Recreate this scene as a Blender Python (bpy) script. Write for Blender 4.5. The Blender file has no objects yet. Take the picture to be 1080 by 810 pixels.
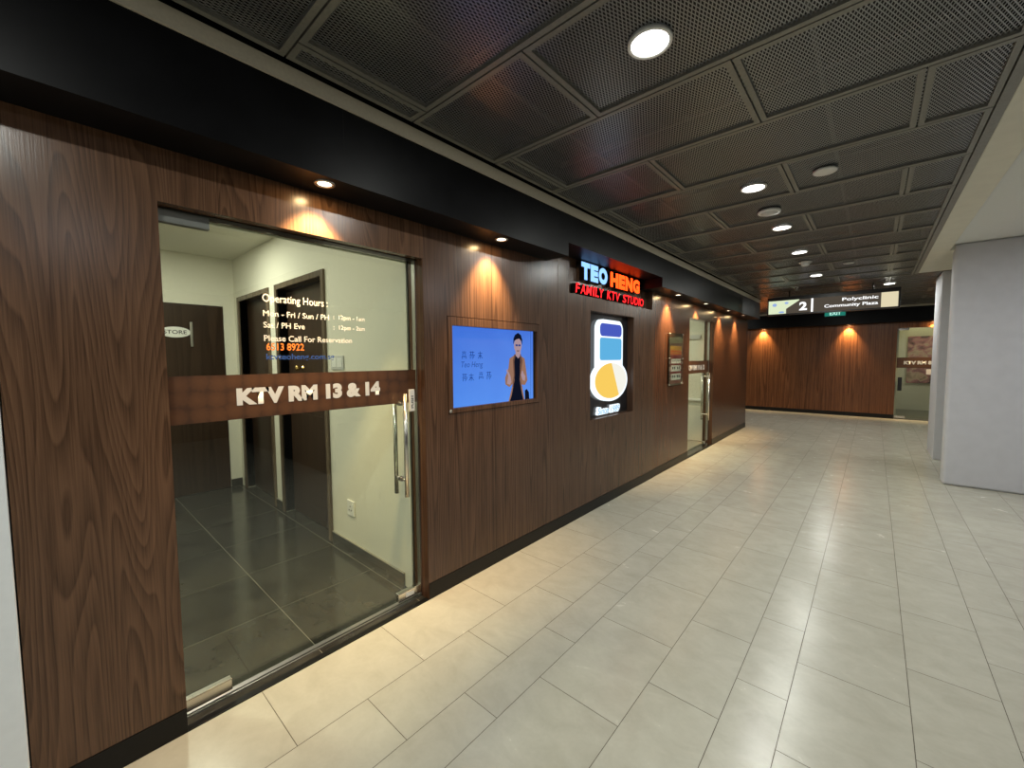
import bpy, bmesh, math, random
from mathutils import Vector, Matrix

S = bpy.context.scene
COL = S.collection
random.seed(7)

# ------------------------------------------------------------------ camera
cam_data = bpy.data.cameras.new('camera')
cam = bpy.data.objects.new('camera', cam_data)
COL.objects.link(cam)
S.camera = cam
FPX, PAN, PIT, ROL = 431.909, 0.7231804, 0.0612318, 0.00670848
cam_data.sensor_fit = 'HORIZONTAL'
cam_data.sensor_width = 36.0
cam_data.lens = 36.0 * FPX / 1080.0
cam_data.clip_start = 0.02
_f = Vector((-math.sin(PAN) * math.cos(PIT), math.cos(PAN) * math.cos(PIT), -math.sin(PIT)))
_r = Vector((math.cos(PAN), math.sin(PAN), 0))
_d = _f.cross(_r)
_r2 = math.cos(ROL) * _r + math.sin(ROL) * _d
_d2 = -math.sin(ROL) * _r + math.cos(ROL) * _d
cam.matrix_world = Matrix(((_r2.x, -_d2.x, -_f.x, 0), (_r2.y, -_d2.y, -_f.y, 0), (_r2.z, -_d2.z, -_f.z, 1.5), (0, 0, 0, 1)))

# ------------------------------------------------------------------ light and exposure settings
S.view_settings.view_transform = 'Standard'
S.view_settings.look = 'None'
S.view_settings.gamma = 1.0
S.view_settings.use_curve_mapping = False
S.view_settings.exposure = 0.0
S.cycles.use_denoising = True
S.cycles.max_bounces = 8
S.cycles.transparent_max_bounces = 16
S.cycles.caustics_reflective = False
S.cycles.caustics_refractive = False
AMBIENT = 0.18
W_CEIL = 15.5          # each round ceiling light, watts
W_FILL = 15.0          # unseen fill lights added in the wide side hall
W_SPOT = 150.0         # each downlight over the wood wall
W_ROOM = 27.0          # lamps inside the rooms
C_CEIL = (0.98, 1.0, 0.93)
C_FILL = (0.93, 0.95, 1.0)
C_SPOT = (1.0, 0.66, 0.30)
C_ROOM = (1.0, 0.96, 0.82)
world = bpy.data.worlds.new('World')
S.world = world
world.use_nodes = True
world.node_tree.nodes['Background'].inputs[0].default_value = (0.93, 0.96, 1.0, 1)
world.node_tree.nodes['Background'].inputs[1].default_value = AMBIENT

# ------------------------------------------------------------------ node helpers
def lin(c):
    return tuple(((v / 255) / 12.92 if v <= 10.31 else ((v / 255 + 0.055) / 1.055) ** 2.4) for v in c)

class NT:
    def __init__(self, name):
        self.m = bpy.data.materials.new(name)
        self.m.use_nodes = True
        self.t = self.m.node_tree
        self.t.nodes.clear()
        self.out = self.t.nodes.new('ShaderNodeOutputMaterial')
    def n(self, typ, ins=None, **props):
        nd = self.t.nodes.new(typ)
        for k, v in props.items():
            setattr(nd, k, v)
        for k, v in (ins or {}).items():
            if isinstance(v, bpy.types.NodeSocket):
                self.t.links.new(v, nd.inputs[k])
            else:
                nd.inputs[k].default_value = v
        return nd
    def math(self, op, a, b=None, c=None):
        ins = {0: a}
        if b is not None: ins[1] = b
        if c is not None: ins[2] = c
        return self.n('ShaderNodeMath', ins, operation=op).outputs[0]
    def ramp(self, fac, stops):
        nd = self.n('ShaderNodeValToRGB', {0: fac})
        el = nd.color_ramp.elements
        el[0].position, el[0].color = stops[0][0], (*stops[0][1], 1)
        el[1].position, el[1].color = stops[-1][0], (*stops[-1][1], 1)
        for p, c in stops[1:-1]:
            e = el.new(p); e.color = (*c, 1)
        return nd.outputs[0]
    def done(self, shader):
        self.t.links.new(shader, self.out.inputs['Surface'])
        return self.m

def plain(name, col, rough=0.5, metal=0.0, spec=0.5, bump=0.0, bscale=80.0, vary=0.0):
    """a painted / metal / plastic surface with a little procedural unevenness"""
    T = NT(name)
    pos = T.n('ShaderNodeNewGeometry').outputs['Position']
    nz = T.n('ShaderNodeTexNoise', {'Vector': pos, 'Scale': bscale, 'Detail': 3.0}).outputs['Fac']
    p = T.n('ShaderNodeBsdfPrincipled', {'Roughness': rough, 'Metallic': metal, 'Specular IOR Level': spec})
    lo = tuple(c * (1 - vary) for c in col); hi = tuple(min(1, c * (1 + vary)) for c in col)
    T.t.links.new(T.ramp(nz, [(0.3, lo), (0.7, hi)]), p.inputs['Base Color'])
    if bump:
        b = T.n('ShaderNodeBump', {'Strength': bump, 'Distance': 0.002, 'Height': nz})
        T.t.links.new(b.outputs[0], p.inputs['Normal'])
    return T.done(p.outputs[0])

def glow(name, col, strength):
    T = NT(name)
    return T.done(T.n('ShaderNodeEmission', {'Color': (*col, 1), 'Strength': strength}).outputs[0])

def wood(name, dark, light, rough=0.25, ring=7.0, stretch=0.10, spread=2.2, contrast=1.0):
    """veneer: cathedral rings cut from a stretched noise field, fine pores over it"""
    T = NT(name)
    pos = T.n('ShaderNodeNewGeometry').outputs['Position']
    pid = T.n('ShaderNodeAttribute', attribute_name='pid').outputs['Fac']
    off = T.n('ShaderNodeCombineXYZ', {0: T.math('MULTIPLY', pid, 17.3), 1: T.math('MULTIPLY', pid, 31.7), 2: T.math('MULTIPLY', pid, 5.9)}).outputs[0]
    p2 = T.n('ShaderNodeVectorMath', {0: pos, 1: off}, operation='ADD').outputs[0]
    m1 = T.n('ShaderNodeVectorMath', {0: p2, 1: (spread, spread, spread * stretch)}, operation='MULTIPLY').outputs[0]
    field = T.n('ShaderNodeTexNoise', {'Vector': m1, 'Scale': 1.6, 'Detail': 1.2, 'Roughness': 0.4}).outputs['Fac']
    m3 = T.n('ShaderNodeVectorMath', {0: p2, 1: (40, 40, 3.0)}, operation='MULTIPLY').outputs[0]
    wob = T.n('ShaderNodeTexNoise', {'Vector': m3, 'Scale': 1.0, 'Detail': 2.0}).outputs['Fac']
    ph = T.math('ADD', T.math('MULTIPLY', field, ring * 6.283 * 2), T.math('MULTIPLY', wob, 1.1))
    rings = T.math('FRACT', T.math('DIVIDE', ph, 6.283))
    rings = T.math('SMOOTH_MIN', T.math('POWER', rings, 0.8), T.math('MULTIPLY', T.math('SUBTRACT', 1.0, rings), 7.0), 0.15)
    m2 = T.n('ShaderNodeVectorMath', {0: p2, 1: (230, 230, 4.5)}, operation='MULTIPLY').outputs[0]
    pores = T.n('ShaderNodeTexNoise', {'Vector': m2, 'Scale': 1.0, 'Detail': 3.0, 'Roughness': 0.6}).outputs['Fac']
    m4 = T.n('ShaderNodeVectorMath', {0: p2, 1: (14, 14, 0.25)}, operation='MULTIPLY').outputs[0]
    strp = T.n('ShaderNodeTexNoise', {'Vector': m4, 'Scale': 1.0, 'Detail': 2.0}).outputs['Fac']
    v = T.math('ADD', T.math('MULTIPLY', rings, 0.34 * contrast), T.math('ADD', T.math('MULTIPLY', pores, 0.75 * contrast), T.math('MULTIPLY', strp, 0.25 * contrast)))
    v = T.math('SUBTRACT', v, 0.67 * contrast - 0.5)
    mid = tuple((a + b) / 2 for a, b in zip(dark, light))
    col = T.ramp(v, [(0.22, dark), (0.5, mid), (0.85, light)])
    tone = T.math('MULTIPLY_ADD', T.math('FRACT', T.math('MULTIPLY', pid, 7.31)), 0.3, 0.85)
    col = T.n('ShaderNodeVectorMath', {0: col, 1: T.n('ShaderNodeCombineXYZ', {0: tone, 1: tone, 2: tone}).outputs[0]}, operation='MULTIPLY').outputs[0]
    p = T.n('ShaderNodeBsdfPrincipled', {'Roughness': rough, 'Specular IOR Level': 0.36, 'Base Color': col})
    b = T.n('ShaderNodeBump', {'Strength': 0.12, 'Distance': 0.0015, 'Height': pores})
    T.t.links.new(b.outputs[0], p.inputs['Normal'])
    return T.done(p.outputs[0])

def tile_mat(name, lo, hi, rough, vein=(6, 8, 6), bump=0.04, speck=0.15):
    T = NT(name)
    g = T.n('ShaderNodeNewGeometry')
    rnd = g.outputs['Random Per Island']
    off = T.n('ShaderNodeCombineXYZ', {0: T.math('MULTIPLY', rnd, 37.0), 1: T.math('MULTIPLY', rnd, 91.0), 2: rnd}).outputs[0]
    pp = T.n('ShaderNodeVectorMath', {0: g.outputs['Position'], 1: off}, operation='ADD').outputs[0]
    st = T.n('ShaderNodeVectorMath', {0: pp, 1: vein}, operation='MULTIPLY').outputs[0]
    n1 = T.n('ShaderNodeTexNoise', {'Vector': st, 'Scale': 1.0, 'Detail': 5.0, 'Roughness': 0.6, 'Distortion': 0.6}).outputs['Fac']
    n2 = T.n('ShaderNodeTexNoise', {'Vector': pp, 'Scale': 60.0, 'Detail': 3.0}).outputs['Fac']
    v = T.math('ADD', T.math('MULTIPLY', n1, 0.75), T.math('ADD', T.math('MULTIPLY_ADD', n2, speck, 0.075 - speck / 2), T.math('MULTIPLY', rnd, 0.09)))
    c = T.ramp(v, [(0.3, lo), (0.72, hi)])
    r = T.math('MULTIPLY_ADD', n1, 0.12, rough - 0.06)
    p = T.n('ShaderNodeBsdfPrincipled', {'Roughness': r, 'Base Color': c, 'Specular IOR Level': 0.5})
    b = T.n('ShaderNodeBump', {'Strength': bump, 'Distance': 0.002, 'Height': n1})
    T.t.links.new(b.outputs[0], p.inputs['Normal'])
    return T.done(p.outputs[0])

def expanded_mesh(name, col):
    """expanded metal sheet: staggered diamond holes, open to the dark void above"""
    T = NT(name)
    pos = T.n('ShaderNodeNewGeometry').outputs['Position']
    sx = T.n('ShaderNodeSeparateXYZ', {0: pos})
    PX, PY = 0.0140, 0.0340
    u = T.math('DIVIDE', sx.outputs[0], PX)
    v = T.math('DIVIDE', sx.outputs[1], PY)
    def cell(du, dv):
        a = T.math('ABSOLUTE', T.math('SUBTRACT', T.math('FRACT', T.math('ADD', u, 100 + du)), 0.5))
        b = T.math('ABSOLUTE', T.math('SUBTRACT', T.math('FRACT', T.math('ADD', v, 100 + dv)), 0.5))
        return T.math('ADD', T.math('MULTIPLY', a, 1.15), b)
    d = T.math('MINIMUM', cell(0, 0), cell(0.5, 0.5))
    hole = T.math('LESS_THAN', d, 0.36)
    nz = T.n('ShaderNodeTexNoise', {'Vector': pos, 'Scale': 3.0}).outputs['Fac']
    p = T.n('ShaderNodeBsdfPrincipled', {'Metallic': 0.62, 'Roughness': 0.30, 'Base Color': (*col, 1)})
    T.t.links.new(T.math('MULTIPLY_ADD', nz, 0.08, 0.265), p.inputs['Roughness'])
    mx = T.n('ShaderNodeMixShader', {0: hole})
    T.t.links.new(p.outputs[0], mx.inputs[1])
    T.t.links.new(T.n('ShaderNodeBsdfTransparent').outputs[0], mx.inputs[2])
    return T.done(mx.outputs[0])

def glass_mat(name, tint=(0.93, 0.97, 0.92), ior=1.5):
    T = NT(name)
    back = T.n('ShaderNodeNewGeometry').outputs['Backfacing']
    ri = T.math('MULTIPLY_ADD', back, 1.0 / ior - ior, ior)      # a thin pane: the same index met from either face
    fr = T.n('ShaderNodeFresnel', {'IOR': ri}).outputs[0]
    mx = T.n('ShaderNodeMixShader', {0: fr})
    T.t.links.new(T.n('ShaderNodeBsdfTransparent', {'Color': (*tint, 1)}).outputs[0], mx.inputs[1])
    T.t.links.new(T.n('ShaderNodeBsdfGlossy', {'Roughness': 0.0, 'Color': (1, 1, 1, 1)}).outputs[0], mx.inputs[2])
    return T.done(mx.outputs[0])

def screen_mat(name, top, bottom, z0, z1, strength):
    """lit display: a studio backdrop with soft blotches, under a glossy cover"""
    T = NT(name)
    pos = T.n('ShaderNodeNewGeometry').outputs['Position']
    z = T.n('ShaderNodeSeparateXYZ', {0: pos}).outputs[2]
    f = T.n('ShaderNodeMapRange', {0: z, 1: z0, 2: z1, 3: 0.0, 4: 1.0}).outputs[0]
    nz = T.n('ShaderNodeTexNoise', {'Vector': pos, 'Scale': 5.0, 'Detail': 2.0}).outputs['Fac']
    f = T.math('ADD', f, T.math('MULTIPLY_ADD', nz, 0.5, -0.25))
    c = T.ramp(f, [(0.0, bottom), (1.0, top)])
    p = T.n('ShaderNodeBsdfPrincipled', {'Base Color': (0.01, 0.01, 0.01, 1), 'Roughness': 0.12, 'Emission Strength': strength})
    T.t.links.new(c, p.inputs['Emission Color'])
    return T.done(p.outputs[0])

def band_mat(name):
    """brown film with a scalloped weave"""
    T = NT(name)
    pos = T.n('ShaderNodeNewGeometry').outputs['Position']
    st = T.n('ShaderNodeVectorMath', {0: pos, 1: (0, 15, 15)}, operation='MULTIPLY').outputs[0]
    vo = T.n('ShaderNodeTexVoronoi', {'Vector': st, 'Scale': 1.0, 'Randomness': 0.25}).outputs['Distance']
    w = T.n('ShaderNodeTexNoise', {'Vector': pos, 'Scale': 90.0, 'Detail': 3.0}).outputs['Fac']
    v = T.math('ADD', vo, T.math('MULTIPLY', w, 0.35))
    c = T.ramp(v, [(0.2, lin((82, 53, 32))), (0.62, lin((73, 46, 27))), (0.85, lin((56, 34, 20)))])
    p = T.n('ShaderNodeBsdfPrincipled', {'Base Color': c, 'Roughness': 0.45})
    return T.done(p.outputs[0])

# ------------------------------------------------------------------ materials
M = {}
M['wood'] = wood('walnut_veneer', (0.046, 0.0225, 0.0120), (0.160, 0.084, 0.046), ring=14.0, stretch=0.085, spread=3.8)
M['wood_red'] = wood('reddish_walnut_veneer', (0.026, 0.0108, 0.0057), (0.120, 0.050, 0.026), ring=9.0, stretch=0.03, spread=4.0)
M['wood_plain'] = wood('straight_walnut_veneer', (0.037, 0.0190, 0.0112), (0.155, 0.082, 0.049), ring=9.0, stretch=0.035, spread=4.0)
M['wood_far'] = wood('striped_veneer', (0.062, 0.023, 0.0095), (0.25, 0.098, 0.039), ring=5, stretch=0.02, spread=5.0)
M['wood_jamb'] = wood('jamb_veneer', (0.045, 0.021, 0.011), (0.15, 0.07, 0.036), stretch=0.04)
M['wood_dark'] = wood('dark_door_veneer', (0.020, 0.011, 0.007), (0.055, 0.032, 0.020), stretch=0.05, rough=0.3)
M['wood_frame'] = wood('door_frame_veneer', (0.085, 0.060, 0.040), (0.17, 0.125, 0.085), stretch=0.04)
M['fascia'] = plain('black_laminate', (0.0045, 0.0045, 0.0052), 0.40, spec=0.12, vary=0.3, bscale=6)
M['black'] = plain('black_skirting', (0.006, 0.0058, 0.0055), 0.4, spec=0.25, vary=0.2)
M['void'] = plain('ceiling_void_paint', (0.008, 0.008, 0.009), 0.9)
M['trim'] = plain('beige_angle_trim', (0.52, 0.47, 0.37), 0.5, vary=0.05)
M['hanger'] = plain('hanger_steel', (0.05, 0.05, 0.048), 0.6)
M['frame'] = plain('ceiling_frame_metal', (0.21, 0.205, 0.18), 0.42, metal=0.3, vary=0.1)
M['mesh'] = expanded_mesh('expanded_metal', (0.26, 0.265, 0.27))
M['floor'] = tile_mat('beige_tile', (0.455, 0.435, 0.355), (0.56, 0.545, 0.455), 0.25)
M['grout'] = plain('floor_grout', (0.13, 0.11, 0.085), 0.9, vary=0.2)
M['floor_dark'] = tile_mat('dark_stone_tile', (0.018, 0.0175, 0.0155), (0.060, 0.057, 0.048), 0.15, (4, 4, 4), 0.0, 0.03)
M['grout_light'] = plain('light_grout', (0.30, 0.28, 0.22), 0.8)
M['wall_white'] = plain('white_wall_paint', (0.72, 0.70, 0.60), 0.7, bump=0.03, vary=0.02, bscale=30)
M['pillar'] = plain('lilac_white_paint', (0.60, 0.605, 0.64), 0.55, bump=0.08, vary=0.03, bscale=9)
M['wall_near'] = plain('cool_white_paint', (0.80, 0.83, 0.84), 0.6, bump=0.03, vary=0.02, bscale=30)
M['soffit'] = plain('cream_plaster', (0.74, 0.725, 0.63), 0.7, bump=0.05, vary=0.03, bscale=9)
M['white_ceiling'] = plain('white_ceiling_paint', (0.78, 0.79, 0.78), 0.7, vary=0.02)
M['dark_wall'] = plain('dark_reflection_wall', (0.045, 0.040, 0.036), 0.5, vary=0.2, bscale=3)
M['glass'] = glass_mat('clear_glass')
M['band'] = band_mat('brown_weave_film')
M['vinyl_white'] = plain('white_vinyl', (0.54, 0.56, 0.58), 0.5)
M['vinyl_orange'] = plain('orange_vinyl', (0.80, 0.20, 0.03), 0.5)
M['vinyl_blue'] = plain('blue_vinyl', (0.012, 0.055, 0.25), 0.5)
M['chrome'] = plain('brushed_steel', (0.62, 0.60, 0.56), 0.22, metal=1.0)
M['steel'] = plain('satin_steel', (0.50, 0.49, 0.46), 0.35, metal=1.0)
M['brass'] = plain('brass', (0.75, 0.50, 0.20), 0.25, metal=1.0)
M['grey_metal'] = plain('grey_door_fitting', (0.22, 0.23, 0.21), 0.4, metal=0.6)
M['white_plastic'] = plain('white_plastic', (0.78, 0.78, 0.75), 0.4)
M['grey_plastic'] = plain('grey_plastic', (0.55, 0.55, 0.53), 0.5)
M['black_plastic'] = plain('black_plastic', (0.012, 0.012, 0.013), 0.35)
M['ink'] = plain('black_ink', (0.015, 0.015, 0.018), 0.5)
M['lamp'] = glow('ceiling_lamp_diffuser', (1.0, 0.98, 0.92), 9.0)
M['spot_lamp'] = glow('downlight_lens', (1.0, 0.84, 0.58), 7.0)
M['room_lamp'] = glow('room_lamp_diffuser', (1.0, 0.95, 0.78), 8.0)
M['cove'] = glow('cove_light', (1.0, 0.88, 0.52), 1.0)
M['recess'] = plain('recess_black_acrylic', (0.014, 0.014, 0.016), 0.15)
M['screen'] = screen_mat('blue_screen', lin((60, 112, 216)), lin((80, 140, 236)), 1.18, 1.715, 1.0)
M['scr_jacket'] = glow('screen_tan', lin((150, 112, 92)), 1.0)
M['scr_jacket_dk'] = glow('screen_tan_shade', lin((104, 74, 62)), 1.0)
M['scr_black'] = glow('screen_black', lin((14, 18, 34)), 1.0)
M['scr_skin'] = glow('screen_skin', lin((168, 142, 150)), 1.0)
M['scr_ink'] = glow('screen_ink', lin((30, 58, 130)), 1.0)
M['let_blue'] = glow('letter_face_blue', lin((140, 190, 255)), 1.6)
M['let_orange'] = glow('letter_face_orange', lin((255, 66, 18)), 4.0)
M['let_red'] = glow('letter_face_red', lin((255, 36, 40)), 2.6)
M['let_side'] = plain('letter_return_black', (0.015, 0.012, 0.012), 0.35)
M['sign_white'] = glow('lit_sign_white', (0.86, 0.95, 1.0), 1.25)
M['sign_blue'] = glow('lit_sign_blue', lin((96, 178, 226)), 1.0)
M['sign_navy'] = glow('lit_sign_navy', lin((74, 92, 190)), 1.0)
M['sign_yellow'] = glow('lit_sign_yellow', lin((250, 206, 96)), 1.0)
M['sign_cream'] = glow('lit_sign_cream', lin((246, 244, 232)), 1.0)
M['dir_panel'] = glow('direction_panel_brown', lin((84, 76, 66)), 0.9)
M['dir_white'] = glow('direction_white', (1, 1, 1), 1.2)
M['dir_map'] = glow('direction_map', lin((214, 226, 190)), 1.1)
M['dir_mapblue'] = glow('direction_map_blue', lin((150, 176, 226)), 1.0)
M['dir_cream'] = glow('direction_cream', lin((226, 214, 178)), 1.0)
M['exit_green'] = glow('exit_green', lin((34, 120, 104)), 1.0)
M['exit_white'] = glow('exit_white', lin((190, 240, 226)), 1.1)
M['print_dark'] = plain('print_dark', lin((52, 46, 40)), 0.3)
M['print_gold'] = plain('print_gold', lin((180, 130, 40)), 0.3)
M['print_orange'] = plain('print_orange', lin((196, 92, 30)), 0.3)
M['print_maroon'] = plain('print_maroon', lin((120, 36, 44)), 0.3)
M['print_white'] = plain('print_white', lin((225, 220, 215)), 0.3)
M['mural'] = None

def mural():
    T = NT('floral_mural')
    pos = T.n('ShaderNodeNewGeometry').outputs['Position']
    n1 = T.n('ShaderNodeTexNoise', {'Vector': pos, 'Scale': 4.0, 'Detail': 4.0, 'Distortion': 1.5}).outputs['Fac']
    c = T.ramp(n1, [(0.3, lin((60, 46, 42))), (0.5, lin((176, 120, 124))), (0.62, lin((196, 170, 150))), (0.8, lin((96, 78, 66)))])
    return T.done(T.n('ShaderNodeBsdfPrincipled', {'Base Color': c, 'Roughness': 0.6}).outputs[0])
M['mural'] = mural()

# ------------------------------------------------------------------ geometry helpers
ROOT = {}

class MB:
    """collects shapes for ONE mesh object"""
    def __init__(self):
        self.bm = bmesh.new()
        self.pl = self.bm.faces.layers.float.new('pid')
        self.mats = []
    def mi(self, mat):
        if mat is None: return 0
        if mat not in self.mats: self.mats.append(mat)
        return self.mats.index(mat)
    def _tag(self, faces, mat, pid):
        i = self.mi(mat)
        for f in faces:
            f.material_index = i; f[self.pl] = pid
    def box(self, lo, hi, mat=None, bevel=0.0, pid=0.0, seg=2):
        c = [(a + b) / 2 for a, b in zip(lo, hi)]; s = [abs(b - a) for a, b in zip(lo, hi)]
        nf = set(self.bm.faces)
        r = bmesh.ops.create_cube(self.bm, size=1.0, matrix=Matrix.Translation(c) @ Matrix.Diagonal((*s, 1)))
        if bevel > 0:
            es = {e for v in r['verts'] for e in v.link_edges}
            bmesh.ops.bevel(self.bm, geom=list(es), offset=bevel, segments=seg, profile=0.5, affect='EDGES')
        self._tag([f for f in self.bm.faces if f not in nf], mat, pid)
        return self
    def cyl(self, a, b, r, mat=None, r2=None, seg=24, cap=True):
        a = Vector(a); b = Vector(b); d = b - a
        q = d.to_track_quat('Z', 'Y').to_matrix().to_4x4()
        nf = set(self.bm.faces)
        bmesh.ops.create_cone(self.bm, cap_ends=cap, segments=seg, radius1=r, radius2=r if r2 is None else r2, depth=d.length, matrix=Matrix.Translation((a + b) / 2) @ q)
        new = [f for f in self.bm.faces if f not in nf]
        for f in new:
            if len(f.verts) == 4: f.smooth = True
        self._tag(new, mat, 0)
        return self
    def lathe(self, center, prof, mat=None, seg=40, axis='z'):
        """prof: list of (radius, height) turned about the vertical through center"""
        nf = set(self.bm.faces)
        rings = []
        for r, h in prof:
            ring = []
            for k in range(seg if r > 1e-6 else 1):
                t = 2 * math.pi * k / seg
                x, y, z = r * math.cos(t), r * math.sin(t), h
                if axis == 'x': x, y, z = h, r * math.cos(t), r * math.sin(t)
                if axis == 'y': x, y, z = r * math.cos(t), h, r * math.sin(t)
                ring.append(self.bm.verts.new((center[0] + x, center[1] + y, center[2] + z)))
            rings.append(ring)
        for A, B in zip(rings, rings[1:]):
            for k in range(seg):
                a0, a1 = A[k % len(A)], A[(k + 1) % len(A)]
                b0, b1 = B[k % len(B)], B[(k + 1) % len(B)]
                vs = []
                for v in (a0, a1, b1, b0):
                    if v not in vs: vs.append(v)
                if len(vs) > 2:
                    f = self.bm.faces.new(vs); f.smooth = True
        self._tag([f for f in self.bm.faces if f not in nf], mat, 0)
        return self
    def quad(self, pts, mat=None, pid=0.0):
        f = self.bm.faces.new([self.bm.verts.new(p) for p in pts])
        self._tag([f], mat, pid)
        return self
    def prism(self, pts2, frame, depth, mat=None, side=None):
        """outline in a frame (origin, right, up, normal) given thickness along the normal"""
        o, r, u, n = [Vector(v) for v in frame]
        A = [self.bm.verts.new(o + r * x + u * y) for x, y in pts2]
        B = [self.bm.verts.new(o + r * x + u * y + n * depth) for x, y in pts2]
        fr = self.bm.faces.new(B); bk = self.bm.faces.new(A[::-1])
        self._tag([fr], mat, 0); self._tag([bk], side or mat, 0)
        sd = []
        for k in range(len(A)):
            j = (k + 1) % len(A)
            sd.append(self.bm.faces.new((A[k], A[j], B[j], B[k])))
        self._tag(sd, side or mat, 0)
        return self
    def build(self, name, mat=None, parent=None, kind=None, label=None, cat=None, group=None):
        me = bpy.data.meshes.new(name)
        bmesh.ops.recalc_face_normals(self.bm, faces=self.bm.faces)
        off = Vector((0, 0, 0))
        if parent is not None:
            off = ROOT[parent.name]
        elif kind != 'structure':
            xs = [v.co for v in self.bm.verts]
            off = Vector(((min(v.x for v in xs) + max(v.x for v in xs)) / 2, (min(v.y for v in xs) + max(v.y for v in xs)) / 2, min(v.z for v in xs)))
        bmesh.ops.translate(self.bm, verts=self.bm.verts, vec=-off)
        self.bm.to_mesh(me); self.bm.free()
        mats = self.mats or [mat]
        for m in mats: me.materials.append(M[m])
        o = bpy.data.objects.new(name, me)
        COL.objects.link(o)
        if parent is not None: o.parent = parent
        else: o.location = off
        ROOT[o.name] = off
        tag(o, label, cat, group, kind)
        return o

def tag(o, label=None, cat=None, group=None, kind=None):
    if label: o['label'] = label
    if cat: o['category'] = cat
    if group: o['group'] = group
    if kind: o['kind'] = kind
    return o

def thing(name, loc, label, cat, group=None, kind=None):
    o = bpy.data.objects.new(name, None)
    COL.objects.link(o)
    o.location = loc
    o.empty_display_size = 0.1
    ROOT[o.name] = Vector(loc)
    return tag(o, label, cat, group, kind)

def dup(root, loc, label, group=None):
    r = root.copy(); COL.objects.link(r); r.location = loc
    ROOT[r.name] = Vector(loc)
    r['label'] = label
    if group: r['group'] = group
    for ch in list(root.children):
        c = ch.copy(); COL.objects.link(c); c.parent = r
        for g in list(ch.children):
            d = g.copy(); COL.objects.link(d); d.parent = c
    return r

FONT = bpy.data.fonts.load('<builtin>')
def lettering(name, body, frame, w, h, mat, parent=None, bold=0.0, depth=0.0, shear=0.0, side=None, align='L', **kw):
    """text fitted into w x h (either may be None) in a frame (lower-left origin, right, up, normal)"""
    cu = bpy.data.curves.new(name, 'FONT')
    cu.body = body; cu.font = FONT; cu.size = 1.0; cu.offset = bold; cu.shear = shear
    cu.resolution_u = 4
    cu.extrude = 0.05 if depth else 0.0
    to = bpy.data.objects.new(name + '_tmp', cu)
    COL.objects.link(to)
    dg = bpy.context.evaluated_depsgraph_get()
    me = bpy.data.meshes.new_from_object(to.evaluated_get(dg))
    bpy.data.objects.remove(to); bpy.data.curves.remove(cu)
    xs = [v.co.x for v in me.vertices]; ys = [v.co.y for v in me.vertices]
    x0, x1, y0, y1 = min(xs), max(xs), min(ys), max(ys)
    sx = w / (x1 - x0) if w else None
    sy = h / (y1 - y0) if h else sx
    if sx is None: sx = sy
    o, r, u, n = [Vector(v) for v in frame]
    shift = {'L': 0, 'C': -(x1 - x0) * sx / 2, 'R': -(x1 - x0) * sx}[align]
    off = ROOT[parent.name] if parent is not None else Vector((0, 0, 0))
    for v in me.vertices:
        zz = ((v.co.z + 0.05) / 0.1) * depth if depth else 0.0
        v.co = o + r * ((v.co.x - x0) * sx + shift) + u * ((v.co.y - y0) * sy) + n * zz - off
    me.materials.clear(); me.materials.append(M[mat])
    if depth and side:
        me.materials.append(M[side])
        me.update()
        for p in me.polygons:
            p.material_index = 0 if p.normal.dot(n) > 0.8 else 1
    ob = bpy.data.objects.new(name, me)
    COL.objects.link(ob)
    if parent is not None: ob.parent = parent
    ROOT[ob.name] = off
    tag(ob, kw.get('label'), kw.get('cat'), kw.get('group'), kw.get('kind'))
    return ob

WALLF = lambda x, y, z: ((x, y, z), (0, 1, 0), (0, 0, 1), (1, 0, 0))     # frame on a face that looks towards +x
FARF = lambda x, y, z: ((x, y, z), (1, 0, 0), (0, 0, 1), (0, -1, 0))     # frame on a face that looks towards -y

# ------------------------------------------------------------------ the setting: floor
WX, WB = -2.035, -2.18       # front and back of the wood wall
FAR = 13.4
b = MB()
b.box((-7, -4, -0.06), (6, FAR + 0.02, -0.0015), 'grout')
rows = []
x = -2.03
widths = [0.40, 0.30, 0.20]
lines = [-2.03]
k = 0
while lines[-1] < 6:
    lines.append(round(lines[-1] + widths[k % 3], 4)); k += 1
# rows left of the wood wall, past its far end
left = [-2.03]; k = 2
while left[-1] > -7:
    left.append(round(left[-1] - widths[k % 3], 4)); k -= 1
lines = sorted(set(left[1:] + lines))
i0 = lines.index(-2.03)
G = 0.0014
for i in range(len(lines) - 1):
    xa, xb = lines[i] + G, lines[i + 1] - G
    ph = 0.57 if (i - i0) % 2 == 0 else 0.265
    y = ph - 0.6 * 8
    while y < FAR:
        ya, yb = max(y + G, -4), min(y + 0.6 - G, FAR)
        if xb < -2.0: ya = max(ya, 9.96)
        if yb - ya > 0.01 and xb < 6:
            b.quad([(xa, ya, 0), (xb, ya, 0), (xb, yb, 0), (xa, yb, 0)], 'floor')
        y += 0.6
b.build('floor', kind='structure')

# dark tiled floor of the room behind the near glass door, threshold included
b = MB()
b.box((-5.7, -1.3, -0.05), (WX - 0.005, 1.6, -0.0012), 'grout_light')
xs = [-5.7] + [-2.65 + 0.6 * k for k in range(-5, 2) if -5.69 < -2.65 + 0.6 * k < -2.1] + [WX - 0.006]
ys = [-1.3, -0.94, -0.34, 0.26, 0.86, 1.46, 1.6]
for xa, xb in zip(xs, xs[1:]):
    for ya, yb in zip(ys, ys[1:]):
        b.quad([(xa + 0.0016, ya + 0.0016, 0), (xb - 0.0016, ya + 0.0016, 0), (xb - 0.0016, yb - 0.0016, 0), (xa + 0.0016, yb - 0.0016, 0)], 'floor_dark')
b.build('floor_room', kind='structure')
b = MB().box((-4.6, 6.0, -0.05), (WX - 0.012, 8.0, 0.0), 'floor_dark')
b.build('floor_store', kind='structure')

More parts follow.
